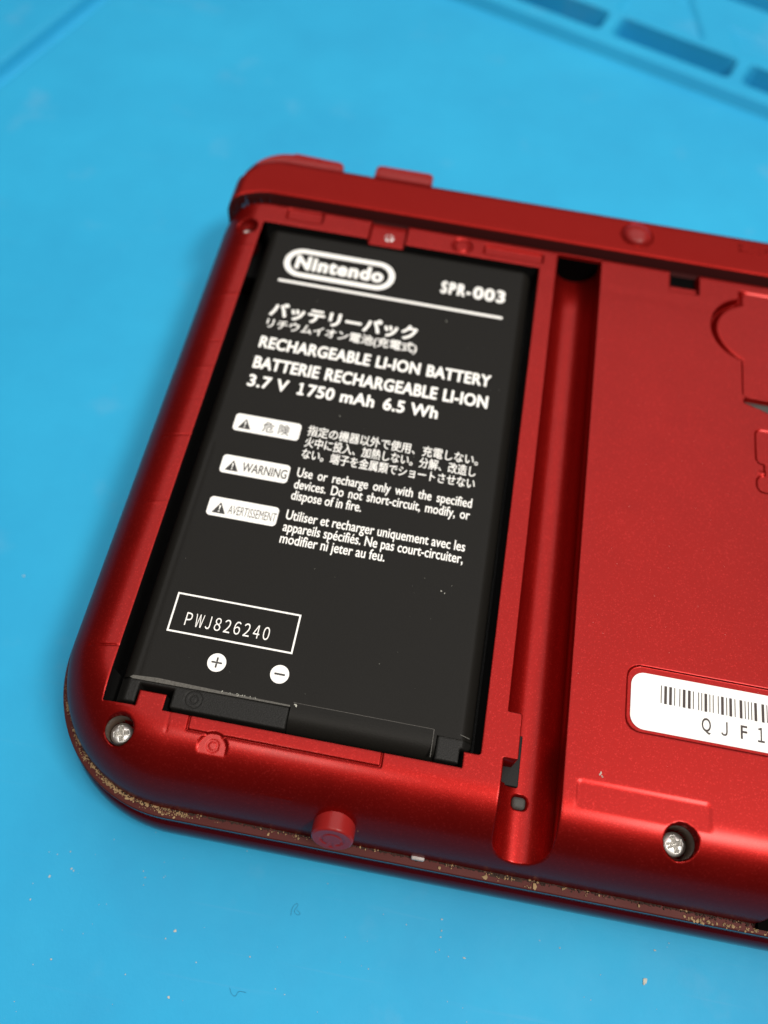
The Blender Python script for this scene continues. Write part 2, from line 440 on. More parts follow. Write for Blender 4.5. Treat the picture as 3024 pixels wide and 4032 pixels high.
# recess with a keyhole outline on the right
s_k = np.minimum(sd_circ(X, Y, 71.2, 66.6, 5.7), sd_box(X, Y, 69.75, 84, 55.0, 72.2, 0.6))
s_k = np.minimum(s_k, sd_box(X, Y, 69.5, 84, 66, 73.6, 0.3))
wk = sstep((Y - 59.5) / 5) * sstep((70.6 - X) / 2.0)          # a gutter added to shade the curved side, fading out along it
H = pocket(H, s_k, -0.42 + 0.012 * (Y - 60) - 1.1 * wk * np.exp(-((s_k + 0.25) / 0.40) ** 2), 0.09, 0.14)
H = pocket(H, np.maximum(sd_box(X, Y, 69.8, 84, 51.5, 54.7, 0.5), (54.0 - 0.36 * (X - 69.9)) - Y), -2.6, 0.06, 0.15)
s_k2 = np.minimum(sd_box(X, Y, 71.1, 84, 44.6, 49.9, 0.8), sd_box(X, Y, 72.1, 84, 42.0, 46, 0.3))
s_k2 = np.minimum(s_k2, np.maximum(sd_box(X, Y, 71.1, 84, 40.4, 42.9, 0.9), -1e3))
H = pocket(H, s_k2, -0.16, 0.10, 0.06)
H = np.maximum(H, np.where(sd_box(X, Y, 71.2, 72.2, 43.1, 43.5, 0.15) < 0, 0.05, -99))
# seat of the serial number sticker
H = pocket(H, sd_box(X, Y, 55.75, 98.0, 7.38, 14.86, 1.6), -0.22, 0.05, 0.10)
# shallow flat seat over the front right screw, flat thumb pocket, panel joints
H = pocket(H, sd_box(X, Y, 51.0, 65.0, -4.5, 1.2, 0.5), -0.085, 0.30, 0.0)
H = pocket(H, sd_circ(X, Y, 12.75, -2.7, 1.58), -0.20 + 0.165 * (Y + 1.2), 0.06, 0.05)
H = groove(H, np.abs(sd_circ(X, Y, 12.75, -2.45, 0.55)), 0.22, 0.05)
g = np.minimum(sd_path(X, Y, [(9.65, 0.3), (9.68, -1.36), (11.75, -1.36)]), sd_path(X, Y, [(13.75, -1.36), (30.4, -1.36), (30.4, 0.3)]))
H = groove(H, g, 0.20, 0.28)
H = groove(H, sd_seg(X, Y, 7.45, 0.3, 7.6, -1.9), 0.35, 0.035)
for (ax, ay, bx, by, w, dp) in ((-3.4, 5.75, -0.05, 6.1, 0.2, 0.16), (-3.4, 56.3, -0.1, 57.5, 0.3, -0.07), (-3.4, 48.5, -0.1, 49.1, 0.4, 0.05), (-2.9, 44.0, -0.1, 44.7, 0.3, -0.06),
                               (-3.6, 33.3, -0.1, 34.0, 0.25, 0.09), (-2.9, 23.6, -0.1, 24.3, 0.3, -0.05), (-2.9, 66.0, -0.1, 66.5, 0.3, -0.06), (-3.2, 39.0, -0.1, 39.6, 0.3, 0.04)):
    H = groove(H, sd_seg(X, Y, ax, ay, bx, by), w, dp)
H = groove(H, sd_seg(X, Y, 18.4, -6.05, 21.9, -6.0), 0.16, -0.05)
# screw wells
for (cx, cy, r, fz) in ((2.55, -2.5, 1.5, -5.0), (62.1, -2.95, 1.68, -5.2), (-2.15, 70.3, 1.35, -5.0)):
    H = pocket(H, sd_circ(X, Y, cx, cy, r), fz, 0.07, 0.30)
# battery bay
s_b = sd_box(X, Y, 0.0, 40.6, 1.82, 71.6, 0.3)
s_b = np.minimum(s_b, sd_box(X, Y, 0.0, 3.62, 0.12, 4.0, 0.15))
s_b = np.minimum(s_b, sd_box(X, Y, 6.62, 38.82, 0.12, 4.0, 0.15))
H = pocket(H, s_b, -6.2, 0.035, 0.16)
# stylus channel
u = X - 46.27; hw = 3.15
s_c = np.maximum(np.abs(u) - hw, Y - 74.9)
zc = -1.9 - np.sqrt(np.maximum(0, hw * hw - np.minimum(np.abs(u), hw) ** 2))
Hc = pocket(H, s_c, zc, 0.035, 0.22)
tab = sd_box(X, Y, 40.0, 44.73, 2.0, 6.98, 0.25)
ft = sstep((0.035 - tab) / 0.07)
H = np.where((tab < 0.035) & (X > 41.2), Hc * (1 - ft) + H * ft, Hc)
s_n = np.minimum(sd_box(X, Y, 43.12, 44.98, 0.25, 1.88, 0.05), sd_box(X, Y, 44.76, 45.02, 0.25, 5.2, 0.02))
H = pocket(H, s_n, -6.0, 0.035, 0.0)
H = pocket(H, sd_box(X, Y, 45.2, 46.85, -2.15, -0.72, 0.55), -5.75, 0.05, 0.10)
# jack opening at the front edge
H = pocket(H, sd_box(X, Y, 73.6, 82.0, -14.0, -6.6, 1.5), -9.6, 0.08, 0.2)
keep = sm < 0.32
zq = H
tunnel = (np.abs(u) < 3.0) & (Y > 74.84) & (Y < 74.97) & (H < -0.6) & (H > -5.3)
inner = (s_b < 0.06) & (H < -0.30)               # walls and floor of the bay are coloured black, shade included
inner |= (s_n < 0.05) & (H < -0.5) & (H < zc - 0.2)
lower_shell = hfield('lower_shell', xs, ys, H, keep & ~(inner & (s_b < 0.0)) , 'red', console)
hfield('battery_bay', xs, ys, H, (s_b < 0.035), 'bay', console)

# hole of the stylus garage: a black cap stands for its dark depth
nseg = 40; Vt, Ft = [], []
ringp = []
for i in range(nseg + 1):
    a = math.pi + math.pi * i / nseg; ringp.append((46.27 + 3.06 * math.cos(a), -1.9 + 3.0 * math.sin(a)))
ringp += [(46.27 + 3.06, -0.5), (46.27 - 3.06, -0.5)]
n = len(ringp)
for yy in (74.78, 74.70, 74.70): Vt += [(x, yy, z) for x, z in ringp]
cap_v = [(x, 74.80, z) for x, z in ringp]
mesh_obj('stylus_shade_cap', cap_v + [(x, 74.76, z) for x, z in ringp], [tuple(range(n, 2 * n))] + [(i, (i + 1) % n, n + (i + 1) % n, n + i) for i in range(n)], 'hole_shade', console, smooth=False)
box_obj('latch_slot_block', 42.6, 45.6, 0.0, 5.6, -6.3, -4.2, 'bay', console, 0.1)
box_obj('clip_shade_block', 59.78, 63.47, 73.45, 75.6, -4.2, -1.2, 'hole_shade', console)  # black block standing for the dark inside the clip opening
box_obj('slot_insert', 69.9, 83.0, 51.4, 54.62, -3.0, -0.75, 'rubber', console, 0.1)
box_obj('rubber_pad', 45.25, 46.8, -2.1, -0.77, -6.2, -5.05, 'rubber', console, 0.45, 4)
for (cx, cy, r, z0) in ((2.55, -2.5, 1.47, -1.1), (62.1, -2.95, 1.65, -1.2)):        # moulded sleeve inside each front screw well
    V, F = lathe_y('s', [(r, -5.0), (r, z0)], None, None)
    V = [(x + cx, y + cy, z) for x, y, z in V]
    mesh_obj('screw_sleeve', V, [f[::-1] for f in F], 'bush', console)

# ---- rear part with the shoulder buttons
xr = lines(-7.0, 78.0, 0.16, [9.3, 13.7, 14.0, 23.1]); xr = np.concatenate([xr, np.linspace(79, 146, 45), np.linspace(146.2, XR, 14)])
yr = lines(64.0, 86.0, 0.14, [83.3, 84.4])
X, Y = np.meshgrid(xr, yr, indexing='ij')
s_o = sd_box(X, Y, -6.1, XR - 1.0, 20, 84.5, 6.2)
s_cut = np.minimum(sd_box(X, Y, -3.4, 9.35, 83.35, 90, 0.4), sd_box(X, Y, 13.75, 23.2, 83.35, 90, 0.4))
s_cut = np.minimum(s_cut, np.maximum(np.maximum(X + 1.0, 79.5 - Y), -sd_circ(X, Y, 0.1, 78.3, 5.35)))
s_o2 = np.maximum(s_o, -s_cut)
s_f = -(sd_main(X, Y) - 0.8)                       # keeps clear of the lower shell
s = np.maximum(s_o2, s_f)
top = 0.85 + roundover(np.maximum(-s_o, 0), 1.8, 2.2, 2.0) + roundover(np.maximum(-s_f, 0), 0.45, 0.4, 2.0)
top += roundover(np.maximum(s_cut, 0), 0.25, 0.3, 2.0)
Hr = np.where(s < 0, top, top - 0.0)
Hr = np.where(s > -0.001, np.maximum(-11.0, top - np.clip(s, 0, 1) * 120.0), Hr)
# well of the hinge pin
Hr = np.where(s < 0, pocket(Hr, np.abs(sd_circ(X, Y, 54.2, 80.4, 2.2)) - 0.12, 0.45, 0.1, 0.0), Hr)
rear_shell = hfield('rear_shell', xr, yr, Hr, s < 0.16, 'red_plain', console, second=('seam', (s_f >= s_o2) & (s > -0.04)))  # front wall coloured dark for the shade under the lip
side_d = -sd_box(X, Y, -7.4, XR, -8.35, 135.0, 15.0)
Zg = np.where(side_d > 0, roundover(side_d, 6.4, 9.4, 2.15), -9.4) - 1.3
hfield('seam_filler', xr, yr, Zg, (sd_main(X, Y) > -0.4) & (sd_main(X, Y) < 1.2) & (s_o < -0.1) & (Y > 65), 'seam', console)  # dark filler added to close the joint and stand for its shade
# low relief mark on the rear part, only its first strokes are in view
for (x0, x1, y0, y1) in ((69.2, 69.7, 80.6, 82.0), (69.2, 70.6, 80.6, 80.9), (71.1, 72.4, 81.6, 81.9), (71.1, 72.4, 80.5, 80.8), (73.1, 73.5, 80.3, 81.7)):
    box_obj('moulded_mark', x0, x1, y0, y1, 0.82, 0.90, 'red_plain', console, 0.03, 1)
V, F = lathe_y('p', [(2.05, 0.3), (2.05, 0.95), (1.95, 1.15), (1.7, 1.36), (1.3, 1.56), (0.8, 1.70), (0.35, 1.76), (0.02, 1.77)], None, None)
mesh_obj('hinge_pin', [(x + 54.2, y + 80.4, z) for x, y, z in V], F, M['button'], console)

def arc(cx, cy, r, a0, a1, n): return [(cx + r * math.cos(math.radians(a0 + (a1 - a0) * i / n)), cy + r * math.sin(math.radians(a0 + (a1 - a0) * i / n))) for i in range(n + 1)]
polyL = [(9.2, 83.95), (9.2, 85.3), (8.9, 85.85), (8.3, 86.1), (1.6, 86.15)] + arc(1.6, 79.55, 6.6, 90, 176, 20) + arc(0.4, 78.9, 5.1, 172, 90, 18) + [(0.9, 84.0)]
prism('shoulder_button', polyL, -6.0, 0.30, 'button', console, 0.45, label='long shoulder button wrapping the rear left corner')
prism('button_gap_shade', [(9.3, 83.3), (9.3, 84.3), (0.9, 84.3)] + arc(0.4, 78.9, 5.2, 92, 170, 14) + arc(0.3, 78.7, 4.5, 170, 90, 14), -5.0, -0.05, 'hole_shade', console)  # black filler that gives the gap its shade by colour
box_obj('button_gap_shade', 13.8, 23.15, 83.36, 84.3, -5.0, -0.05, 'hole_shade', console)
polyZ = [(14.05, 83.95), (22.95, 83.95), (22.95, 86.0), (22.7, 86.45), (22.2, 86.6), (14.9, 86.6), (14.3, 86.4), (14.05, 85.9)]
prism('shoulder_button', polyZ, -6.0, 0.55, 'button', console, 0.5, label='short shoulder button on the rear edge')

# ---- rim and lid
out = rrect(-8.75, XR + 1.5, -9.45, 83.6, 16.5, 8.0)
def off_ring(off, z, taper=True):
    n = len(out); r = []
    for i in range(n):
        p0, p1, p2 = out[i - 1], out[i], out[(i + 1) % n]
        tx, ty = p2[0] - p0[0], p2[1] - p0[1]; L = math.hypot(tx, ty)
        nx, ny = ty / L, -tx / L
        x, y = p1[0] + nx * off, p1[1] + ny * off
        if x < 40: x += 0.95 * float(sstep(np.float64((y - 12) / 16))) * max(0, min(1, (10 - x) / 10))
        r.append((x, y, z))
    return r
box_obj('gap_filler', -5.6, 3.0, 66.0, 80.0, -12.0, -6.0, 'bay', console)  # black boxes added to close the view through the seams
box_obj('gap_filler', -3.5, 146.0, -3.0, 81.5, -13.0, -10.05, 'bay', console)
loft('rim', [off_ring(-4.0, -10.0), off_ring(-0.16, -10.0), off_ring(-0.05, -10.04), off_ring(0.0, -10.18), off_ring(0.0, -13.4), off_ring(-0.35, -13.5), off_ring(-1.5, -13.5)], 'rim', console)
rimside = loft('rim_band', [off_ring(0.012, -10.22), off_ring(0.03, -10.4), off_ring(0.03, -13.2), off_ring(0.012, -13.35)], 'lid', console)
loft('lid', [off_ring(-1.5, -13.55), off_ring(-0.15, -13.55), off_ring(0.2, -13.72), off_ring(0.55, -14.2), off_ring(0.85, -15.2), off_ring(0.95, -16.4), off_ring(0.85, -18.0), off_ring(0.4, -19.4),
             off_ring(-0.8, -20.5), off_ring(-1.9, -20.92), off_ring(-3.0, -20.98)], 'lid', console, cap_first=True, cap_last=True)
box_obj('jack_shade_block', 73.75, 82.0, -8.9, -6.75, -9.95, -9.2, 'hole_shade', console)  # black block standing for the shade in the jack opening
box_obj('status_window', 35.6, 37.1, -8.75, -8.0, -10.4, -9.25, 'led', console, 0.18)
box_obj('rim_notch_patch', 44.5, 48.1, -8.85, -8.5, -10.2, -9.96, 'grime', console)  # thin dark slab drawn in place of a recess in the rim
box_obj('port_lip', 57.3, 63.7, -8.32, -8.05, -10.2, -8.9, 'button', console, 0.1)
# power button, tilted a little upwards
V, F = lathe_y('b', [(2.28, -5.0), (2.28, -0.35), (2.22, -0.14), (2.08, 0.0)], None, None, 72)
nb = 72
rings = np.linspace(2.08, 0.02, 34)
base = len(V) - nb
for r in rings[1:]:
    for i in range(nb):
        a = 2 * math.pi * i / nb; x, y = r * math.cos(a), r * math.sin(a)
        ring = abs(math.hypot(x, y) - 1.15) - 0.16
        ang = abs(math.degrees(math.atan2(x, -y)))
        g1 = ring if (ang > 26) and not (56 < ang < 64) else 1.0
        g2 = max(abs(x) - 0.17, abs(y + 1.15) - 0.5)
        gg = min(g1, g2)
        z = -0.09 * float(sstep(np.float64((0.05 - gg) / 0.1))) - 0.05 * (1 - (r / 2.08) ** 2)
        V.append((x, y, z))
for k in range(len(rings) - 1):
    for i in range(nb):
        j = (i + 1) % nb; F.append((base + k * nb + i, base + k * nb + j, base + (k + 1) * nb + j, base + (k + 1) * nb + i))
tilt = math.radians(20); ax = Vector((0, -math.cos(tilt), math.sin(tilt))); right = Vector((1, 0, 0)); up = ax.cross(right)
pc = Vector((26.78, -8.9, -4.1))
V = [tuple(pc + right * x + up * y + ax * z) for x, y, z in V]
mesh_obj('power_button', V, F, 'button', console)
ra, rb, colr = [], [], []
V, F = lathe_y('c', [(2.2, 0), (2.5, 0.0), (2.5, -8.0)], None, None, 48)
pc2 = pc - ax * 2.2
mesh_obj('button_shade_ring', [tuple(pc2 + right * x + up * y + ax * (z * 0.12)) for x, y, z in V], F, 'hole_shade', console)  # black ring drawn as the shaded gap round the button

# ---- screws: one head with a pressed cross, copied
nb = 96; V, F = [], []
prof = np.concatenate([np.linspace(0.01, 1.0, 40), [1.06, 1.10, 1.10]])
for k, r in enumerate(prof):
    for i in range(nb):
        a = 2 * math.pi * i / nb; x, y = r * math.cos(a), r * math.sin(a)
        z = 0.30 * (1 - (r / 1.1) ** 3.2)
        arm = min(max(abs(x) - 0.24, abs(y) - 0.76), max(abs(y) - 0.24, abs(x) - 0.76))
        z -= min(1.0, 0.15 * (arm < 0.0) + 3.6 * max(0.0, -arm))
        if k == len(prof) - 1: z = -1.2
        V.append((x, y, z))
for k in range(len(prof) - 1):
    for i in range(nb):
        j = (i + 1) % nb; F.append((k * nb + i, k * nb + j, (k + 1) * nb + j, (k + 1) * nb + i))
screw_me = None
for (cx, cy, cz, rz, sc) in ((2.45, -2.62, -2.8, 18, 1.08), (62.15, -2.98, -2.75, 20, 1.12), (-2.2, 70.35, -2.2, 40, 1.0), (18.35, 73.4, -1.15, 10, 0.85)):
    if screw_me is None:
        o = mesh_obj('screw', V, F, 'steel', console, local=True); screw_me = o.data
    else:
        o = bpy.data.objects.new('screw', screw_me); finish(o, console)
    o.location = W(cx, cy, cz); o.rotation_euler = (0, 0, math.radians(rz)); o.scale = (sc, sc, sc)

# ---- serial number sticker
st = prism('serial_sticker', rr_poly(56.25, 97.4, 7.75, 14.12, 1.5), -0.24, -0.13, 'sticker', console, 0.0, label='white sticker with a barcode and black serial characters')
z = -0.122
bars = [(59.60, 0), (60.08, 1), (60.63, 1), (61.09, 0), (61.66, 0), (62.14, 1), (62.71, 1), (63.16, 0), (63.75, 0), (64.09, 0), (64.54, 1), (64.99, 0), (65.36, 0), (65.92, 0), (66.38, 1), (66.85, 0),
        (67.29, 1), (67.77, 0), (68.43, 1), (68.89, 0), (69.25, 0), (69.60, 0), (70.05, 1), (70.85, 1), (71.31, 0), (71.66, 0), (72.1, 1), (72.6, 0), (73.1, 1), (73.6, 0), (74.2, 0), (74.6, 1), (75.1, 0)]
flat_poly('barcode', [rr_poly(x - w, x + w, 11.0 + (0 if k else .02), 13.05, 0.05, 3) for x, k in bars for w in ((0.155 if k else 0.055),)], z, 'dark_print', st)
text_obj('serial_character', 'Q', 64.08, 65.1, 8.82, 10.30, z, 'dark_print', st, bold=0.012, fit='cap')
text_obj('serial_character', 'Ｊ', 66.2, 66.92, 8.72, 10.28, z, 'dark_print', st, bold=0.008, fit='box')
text_obj('serial_character', 'F', 68.34, 69.06, 8.75, 10.26, z, 'dark_print', st, bold=0.012, fit='cap')
text_obj('serial_character', '１', 70.2, 70.95, 8.75, 10.38, z, 'dark_print', st, bold=0.012, fit='box')

# ------------------------------------------------------------------ the battery
batt = empty('battery_pack', 'black rechargeable battery with white lettering seated in the red bay', 'battery')
BZ = -0.6
xb = lines(0.4, 40.2, 0.2); yb = lines(3.1, 71.5, 0.25)
X, Y = np.meshgrid(xb, yb, indexing='ij')
sb = sd_box(X, Y, 0.75, 39.95, 2.6, 71.35, 1.2)
dd = np.maximum(-sb, 0)
hx = np.minimum(X - 0.75, 39.95 - X)
Hb = BZ + roundover(np.maximum(hx, 0), 1.75, 2.6, 1.9) + roundover(np.maximum(71.35 - Y, 0), 0.9, 1.2, 2.0)
Hb -= 0.05 * np.exp(-((X - 2.75) / 0.25) ** 2) * (Y < 34)            # crease of the wrap along the left edge
Hb += 0.02 * np.sin(X * 0.55 + 0.3) * np.exp(-((Y - 8) / 9) ** 2)     # the wrap is not perfectly flat near its end
Hb = np.where(sb > 0, Hb - sb * 12, Hb)
hfield('cell', xb, yb, Hb, (sb < 0.3), 'film', batt)
# rounded end of the wrap
xe = lines(19.8, 35.8, 0.4); ye = lines(0.45, 3.9, 0.08)
X, Y = np.meshgrid(xe, ye, indexing='ij')
He = BZ + 0.006 + roundover(np.maximum(Y - 0.45, 0), 3.1, 2.4, 2.6)
hfield('wrap_end', xe, ye, He, np.ones_like(He, bool), 'film', batt)
# moulded end cap with its two feet
xe = lines(0.3, 40.0, 0.09, [3.25, 6.9, 19.75, 35.85, 38.6]); ye = lines(0.3, 3.9, 0.07)
X, Y = np.meshgrid(xe, ye, indexing='ij')
sc_ = np.minimum(sd_box(X, Y, 0.75, 3.25, 0.5, 3.2, 0.2), sd_box(X, Y, 0.75, 19.75, 2.62, 3.3, 0.1))
sc_ = np.minimum(sc_, sd_box(X, Y, 6.95, 19.75, 0.62, 3.2, 0.25))
sc_ = np.minimum(sc_, sd_box(X, Y, 35.85, 38.55, 0.55, 3.4, 0.15))
sc_ = np.minimum(sc_, sd_box(X, Y, 36.0, 39.9, 2.15, 3.6, 0.9))
left = sstep((X - 0.6) / 1.6); right_ = sstep((40.1 - X) / 1.6)
He = BZ - 0.22 - (1 - left) * 1.5 - (1 - right_) * 1.4 + roundover(np.maximum(-sc_, 0), 0.3, 0.35, 2.0)
He = groove(He, np.abs(sd_circ(X, Y, 9.3, 2.0, 0.92)), 0.16, 0.10)
He = groove(He, np.abs(sd_circ(X, Y, 9.3, 2.0, 0.42)), 0.20, 0.08)
He = np.where(sc_ > -0.001, np.maximum(-5.5, He - np.clip(sc_, 0, 1) * 60), He)
hfield('end_cap', xe, ye, He, sc_ < 0.14, 'cap', batt)
# tape: its worn edge and the thin line where it ends
prism('tape_edge', [(2.0, 3.10), (2.3, 2.98), (7.0, 3.02), (14.0, 3.10), (19.7, 3.12), (19.7, 3.30), (14.0, 3.34), (5.0, 3.50), (2.3, 3.34)], -0.72, -0.57, 'glue', batt)
prism('tape_line', [(20.0, 3.62), (35.4, 3.63), (35.4, 3.67), (20.0, 3.66)], -0.64, -0.570, 'glue', batt)
prism('tape_line', [(35.40, 0.7), (35.46, 0.7), (35.46, 3.66), (35.40, 3.66)], -1.0, -0.565, 'glue', batt)
prism('tape_corner', [(35.46, 3.62), (36.9, 3.74), (38.2, 3.60), (39.3, 3.30), (39.32, 3.36), (38.2, 3.67), (36.9, 3.80), (35.46, 3.68)], -0.75, -0.60, 'glue', batt)

z = BZ + 0.03
# logo: a ring with rounded ends around bold lettering
ring_strip('logo_ring', rr_poly(4.5, 20.5, 62.75, 68.05, 2.6, 16), rr_poly(5.36, 19.64, 63.58, 67.22, 1.8, 16), z, 'white', batt)
text_obj('logo_lettering', 'Nintendo', 6.15, 18.9, 64.35, 66.65, z, 'white', batt, bold=0.0, space=1.12, fat=0.17)
text_obj('printed_text', 'SPR-', 27.2, 31.5, 64.4, 66.45, z, 'white', batt, bold=0.0, space=1.3, fat=0.11)
text_obj('printed_text', '003', 31.8, 36.4, 64.4, 66.45, z, 'white', batt, bold=0.0, space=1.12, fat=0.13)
flat_poly('printed_rule', [[(4.5, 61.4), (36.4, 61.4), (36.4, 61.86), (4.5, 61.86)]], z, 'white', batt)
text_obj('printed_text', 'バッテリーパック', 4.65, 25.2, 55.05, 57.5, z, 'white', batt, fat=0.11, fit='box')
text_obj('printed_text', 'リチウムイオン電池(充電式)', 4.75, 25.55, 52.75, 54.65, z, 'white', batt, fat=0.032, fit='box')
text_obj('printed_text', 'RECHARGEABLE LI-ION BATTERY', 4.6, 36.1, 49.6, 51.4, z, 'white', batt, bold=0.0, space=1.05, word=1.15, fat=0.085)
text_obj('printed_text', 'BATTERIE RECHARGEABLE LI-ION', 4.65, 36.1, 46.12, 47.95, z, 'white', batt, bold=0.0, space=1.05, word=1.15, fat=0.085)
text_obj('printed_text', '3.7 V', 4.65, 10.05, 43.15, 44.9, z, 'white', batt, bold=0.0, space=1.06, fat=0.085)
text_obj('printed_text', '１', 11.3, 12.2, 43.15, 44.9, z, 'white', batt, fat=0.1, fit='box')
text_obj('printed_text', '750 mAh', 12.6, 21.5, 43.15, 44.9, z, 'white', batt, bold=0.0, space=1.05, fat=0.085)
text_obj('printed_text', '6.5 Wh', 22.65, 29.9, 43.15, 44.9, z, 'white', batt, bold=0.0, space=1.05, fat=0.085)
for (y0, y1) in ((36.1, 38.68), (29.82, 32.42), (23.82, 26.4)):
    pl = flat_poly('warning_panel', [rr_poly(4.55, 13.1, y0, y1, 0.5)], z, 'white', batt)
    ty = y0 + 0.42
    flat_poly('warning_triangle', [[(5.2, ty), (6.85, ty), (6.025, ty + 1.5)]], z + 0.012, 'film_print', pl)
    flat_poly('exclamation_mark', [[(5.97, ty + 0.5), (6.08, ty + 0.5), (6.13, ty + 1.08), (5.92, ty + 1.08)], rr_poly(5.93, 6.12, ty + 0.18, ty + 0.37, 0.09, 4)], z + 0.024, 'white', pl)
    if y0 > 35: text_obj('panel_text', '危 険', 8.3, 11.75, y0 + 0.48, y0 + 2.02, z + 0.012, 'film_print', pl, fit='box', bold=0.006)
    elif y0 > 29: text_obj('panel_text', 'WARNING', 7.25, 12.85, y0 + 0.62, y0 + 1.85, z + 0.012, 'film_print', pl, fat=0.015)
    else: text_obj('panel_text', 'AVERTISSEMENT', 7.1, 12.95, y0 + 0.6, y0 + 1.75, z + 0.012, 'film_print', pl, bold=-0.004)
for (s_, x1, y0, y1) in (('指定の機器以外で使用、充電しない。', 35.95, 37.2, 38.75), ('火中に投入、加熱しない。分解、改造し', 35.85, 35.48, 37.0), ('ない。端子を金属類でショートさせない', 35.95, 33.75, 35.27)):
    text_obj('printed_text', s_, 14.0, x1, y0, y1, z, 'white', batt, fat=0.018, fit='box')
for (s_, x1, yb_, wd) in (('Use or recharge only with the specified', 35.95, 31.1, 1.7), ('devices. Do not short-circuit, modify, or', 35.9, 29.42, 1.5), ('dispose of in fire.', 22.75, 27.85, 1.0),
                          ('Utiliser et recharger uniquement avec les', 35.9, 25.1, 1.0), ('appareils spécifiés. Ne pas court-circuiter,', 35.85, 23.5, 1.0), ('modifier ni jeter au feu.', 26.7, 21.92, 1.0)):
    text_obj('printed_text', s_, 14.05, x1, yb_, yb_ + 1.27, z, 'white', batt, fat=0.022, word=wd)
o_, i_ = [(4.3, 8.87), (18.65, 8.87), (18.65, 13.57), (4.3, 13.57)], [(4.50, 9.07), (18.45, 9.07), (18.45, 13.37), (4.50, 13.37)]
ring_strip('code_frame', o_, i_, z, 'white', batt)
for k, ch in enumerate('ＰＷＪ８２６２４０'):
    x0 = 6.0 + k * 1.115 + (0.12 if k == 2 else 0); wch = (0.72, 0.95, 0.55)[k] if k < 3 else 0.72
    text_obj('code_character', ch, x0, x0 + wch, 9.88, 11.42, z, 'white', batt, fit='box')
def disc(cx, cy, r, n=48): return [(cx + r * math.cos(2 * math.pi * i / n), cy + r * math.sin(2 * math.pi * i / n)) for i in range(n)]
p_ = flat_poly('plus_mark', [disc(10.75, 6.37, 1.04)], z, 'white', batt)
flat_poly('plus_sign', [rr_poly(10.15, 11.35, 6.27, 6.47, 0.05, 3), rr_poly(10.65, 10.85, 6.48, 6.97, 0.05, 3), rr_poly(10.65, 10.85, 5.77, 6.26, 0.05, 3)], z + 0.012, 'film_print', p_)
m_ = flat_poly('minus_mark', [disc(17.81, 6.39, 1.04)], z, 'white', batt)
flat_poly('minus_sign', [rr_poly(17.21, 18.41, 6.28, 6.50, 0.05, 3)], z + 0.012, 'film_print', m_)

# ------------------------------------------------------------------ dirt
def grains(name, pts, mat, label, cat):
    """irregular little pebbles: (x, y, z, size)"""
    ico = bmesh.new(); bmesh.ops.create_icosphere(ico, subdivisions=1, radius=1.0)
    bv = np.array([v.co[:] for v in ico.verts]); bf = np.array([[v.index for v in f.verts] for f in ico.faces]); ico.free()
    V, F = [], []; k = 0
    for (x, y, z, s) in pts:
        sh = bv * (1 + rng.uniform(-0.35, 0.35, (len(bv), 1))) * s * rng.uniform(0.6, 1.4, 3)
        sh[:, 2] *= 0.6
        V.append(sh + np.array([x, y, z])); F.append(bf + k); k += len(bv)
    return mesh_obj(name, np.concatenate(V), np.concatenate(F), mat, None, smooth=False, label=label, cat=cat, kind='stuff')
def cam_hit(px, py, z):                     # where a spot of the photograph lies on the plane z
    dv = R.T @ np.array([(px - 1512) / 3261, (py - 2016) / 3261, 1.0]); c0 = np.array([29.07, -17.69, 88.83])
    t = (z - c0[2]) / dv[2]; return c0 + t * dv
def outline_pt(t, off):                     # a point along the seam between shell and rim, t in mm from the left side
    if t < 18: return (-7.4 - off, 24.65 - t)
    a = (t - 18) / 15.0
    if a < math.pi / 2: return (7.6 - (15 + off) * math.cos(a), 6.65 - (15 + off) * math.sin(a))
    return (7.6 + (t - 18 - 15 * math.pi / 2), -8.35 - off)
pts = []
for k in range(150):                        # crumbs packed into the seam in clumps, thickest round the corner
    t0 = rng.uniform(14, 46) if k < 85 else rng.uniform(4, 118)
    spread = rng.uniform(0.08, 0.9) if k < 85 else rng.uniform(0.05, 0.4)
    o0 = abs(rng.normal(0.0, 0.30)); big = rng.uniform(0.6, 1.5)
    for q in range(int(rng.uniform(4, 26) if k < 85 else rng.uniform(2, 9))):
        t = float(np.clip(t0 + rng.normal(0, spread), 1, 120)); p = outline_pt(t, min(abs(o0 + rng.normal(0, 0.12)), 1.0))
        pts.append((p[0], p[1], -9.95 + rng.uniform(0, 0.18), rng.uniform(0.025, 0.10) * big))
for (x, y, s_) in ((49.5, -9.0, 0.28), (38.9, -9.0, 0.16), (44.0, -9.05, 0.24), (61.0, -8.9, 0.15), (68.5, -9.1, 0.2), (71.3, -9.1, 0.2), (52.6, -8.7, 0.15), (19.6, -9.0, 0.16), (3.2, -8.2, 0.2), (7.2, -8.9, 0.16), (8.9, -9.2, 0.15)):
    pts.append((x, y, -9.9, s_))
for i in range(60): pts.append((rng.uniform(66, 76), -8.9 - rng.uniform(0, 0.5), -9.95, rng.uniform(0.06, 0.16)))
pts += [(29.25, -7.1, -4.3, 0.14), (29.3, -7.3, -4.7, 0.16), (24.3, -6.5, -3.4, 0.09), (29.9, -8.5, -9.8, 0.16), (30.5, -8.6, -9.8, 0.12)]
grains('seam_crumbs', pts, 'crumb', 'tan crumbs and dust packed in the seam round the red console', 'crumbs')
pts = []
for i in range(3000):
    t = rng.uniform(0, 130); p = outline_pt(t, abs(rng.normal(0.0, 0.14)))
    pts.append((p[0], p[1], -9.95 + rng.uniform(0, 0.1), rng.uniform(0.04, 0.12)))
grains('seam_grime', pts, 'grime', 'dark grime lining the seam round the red console', 'grime')
pts = []
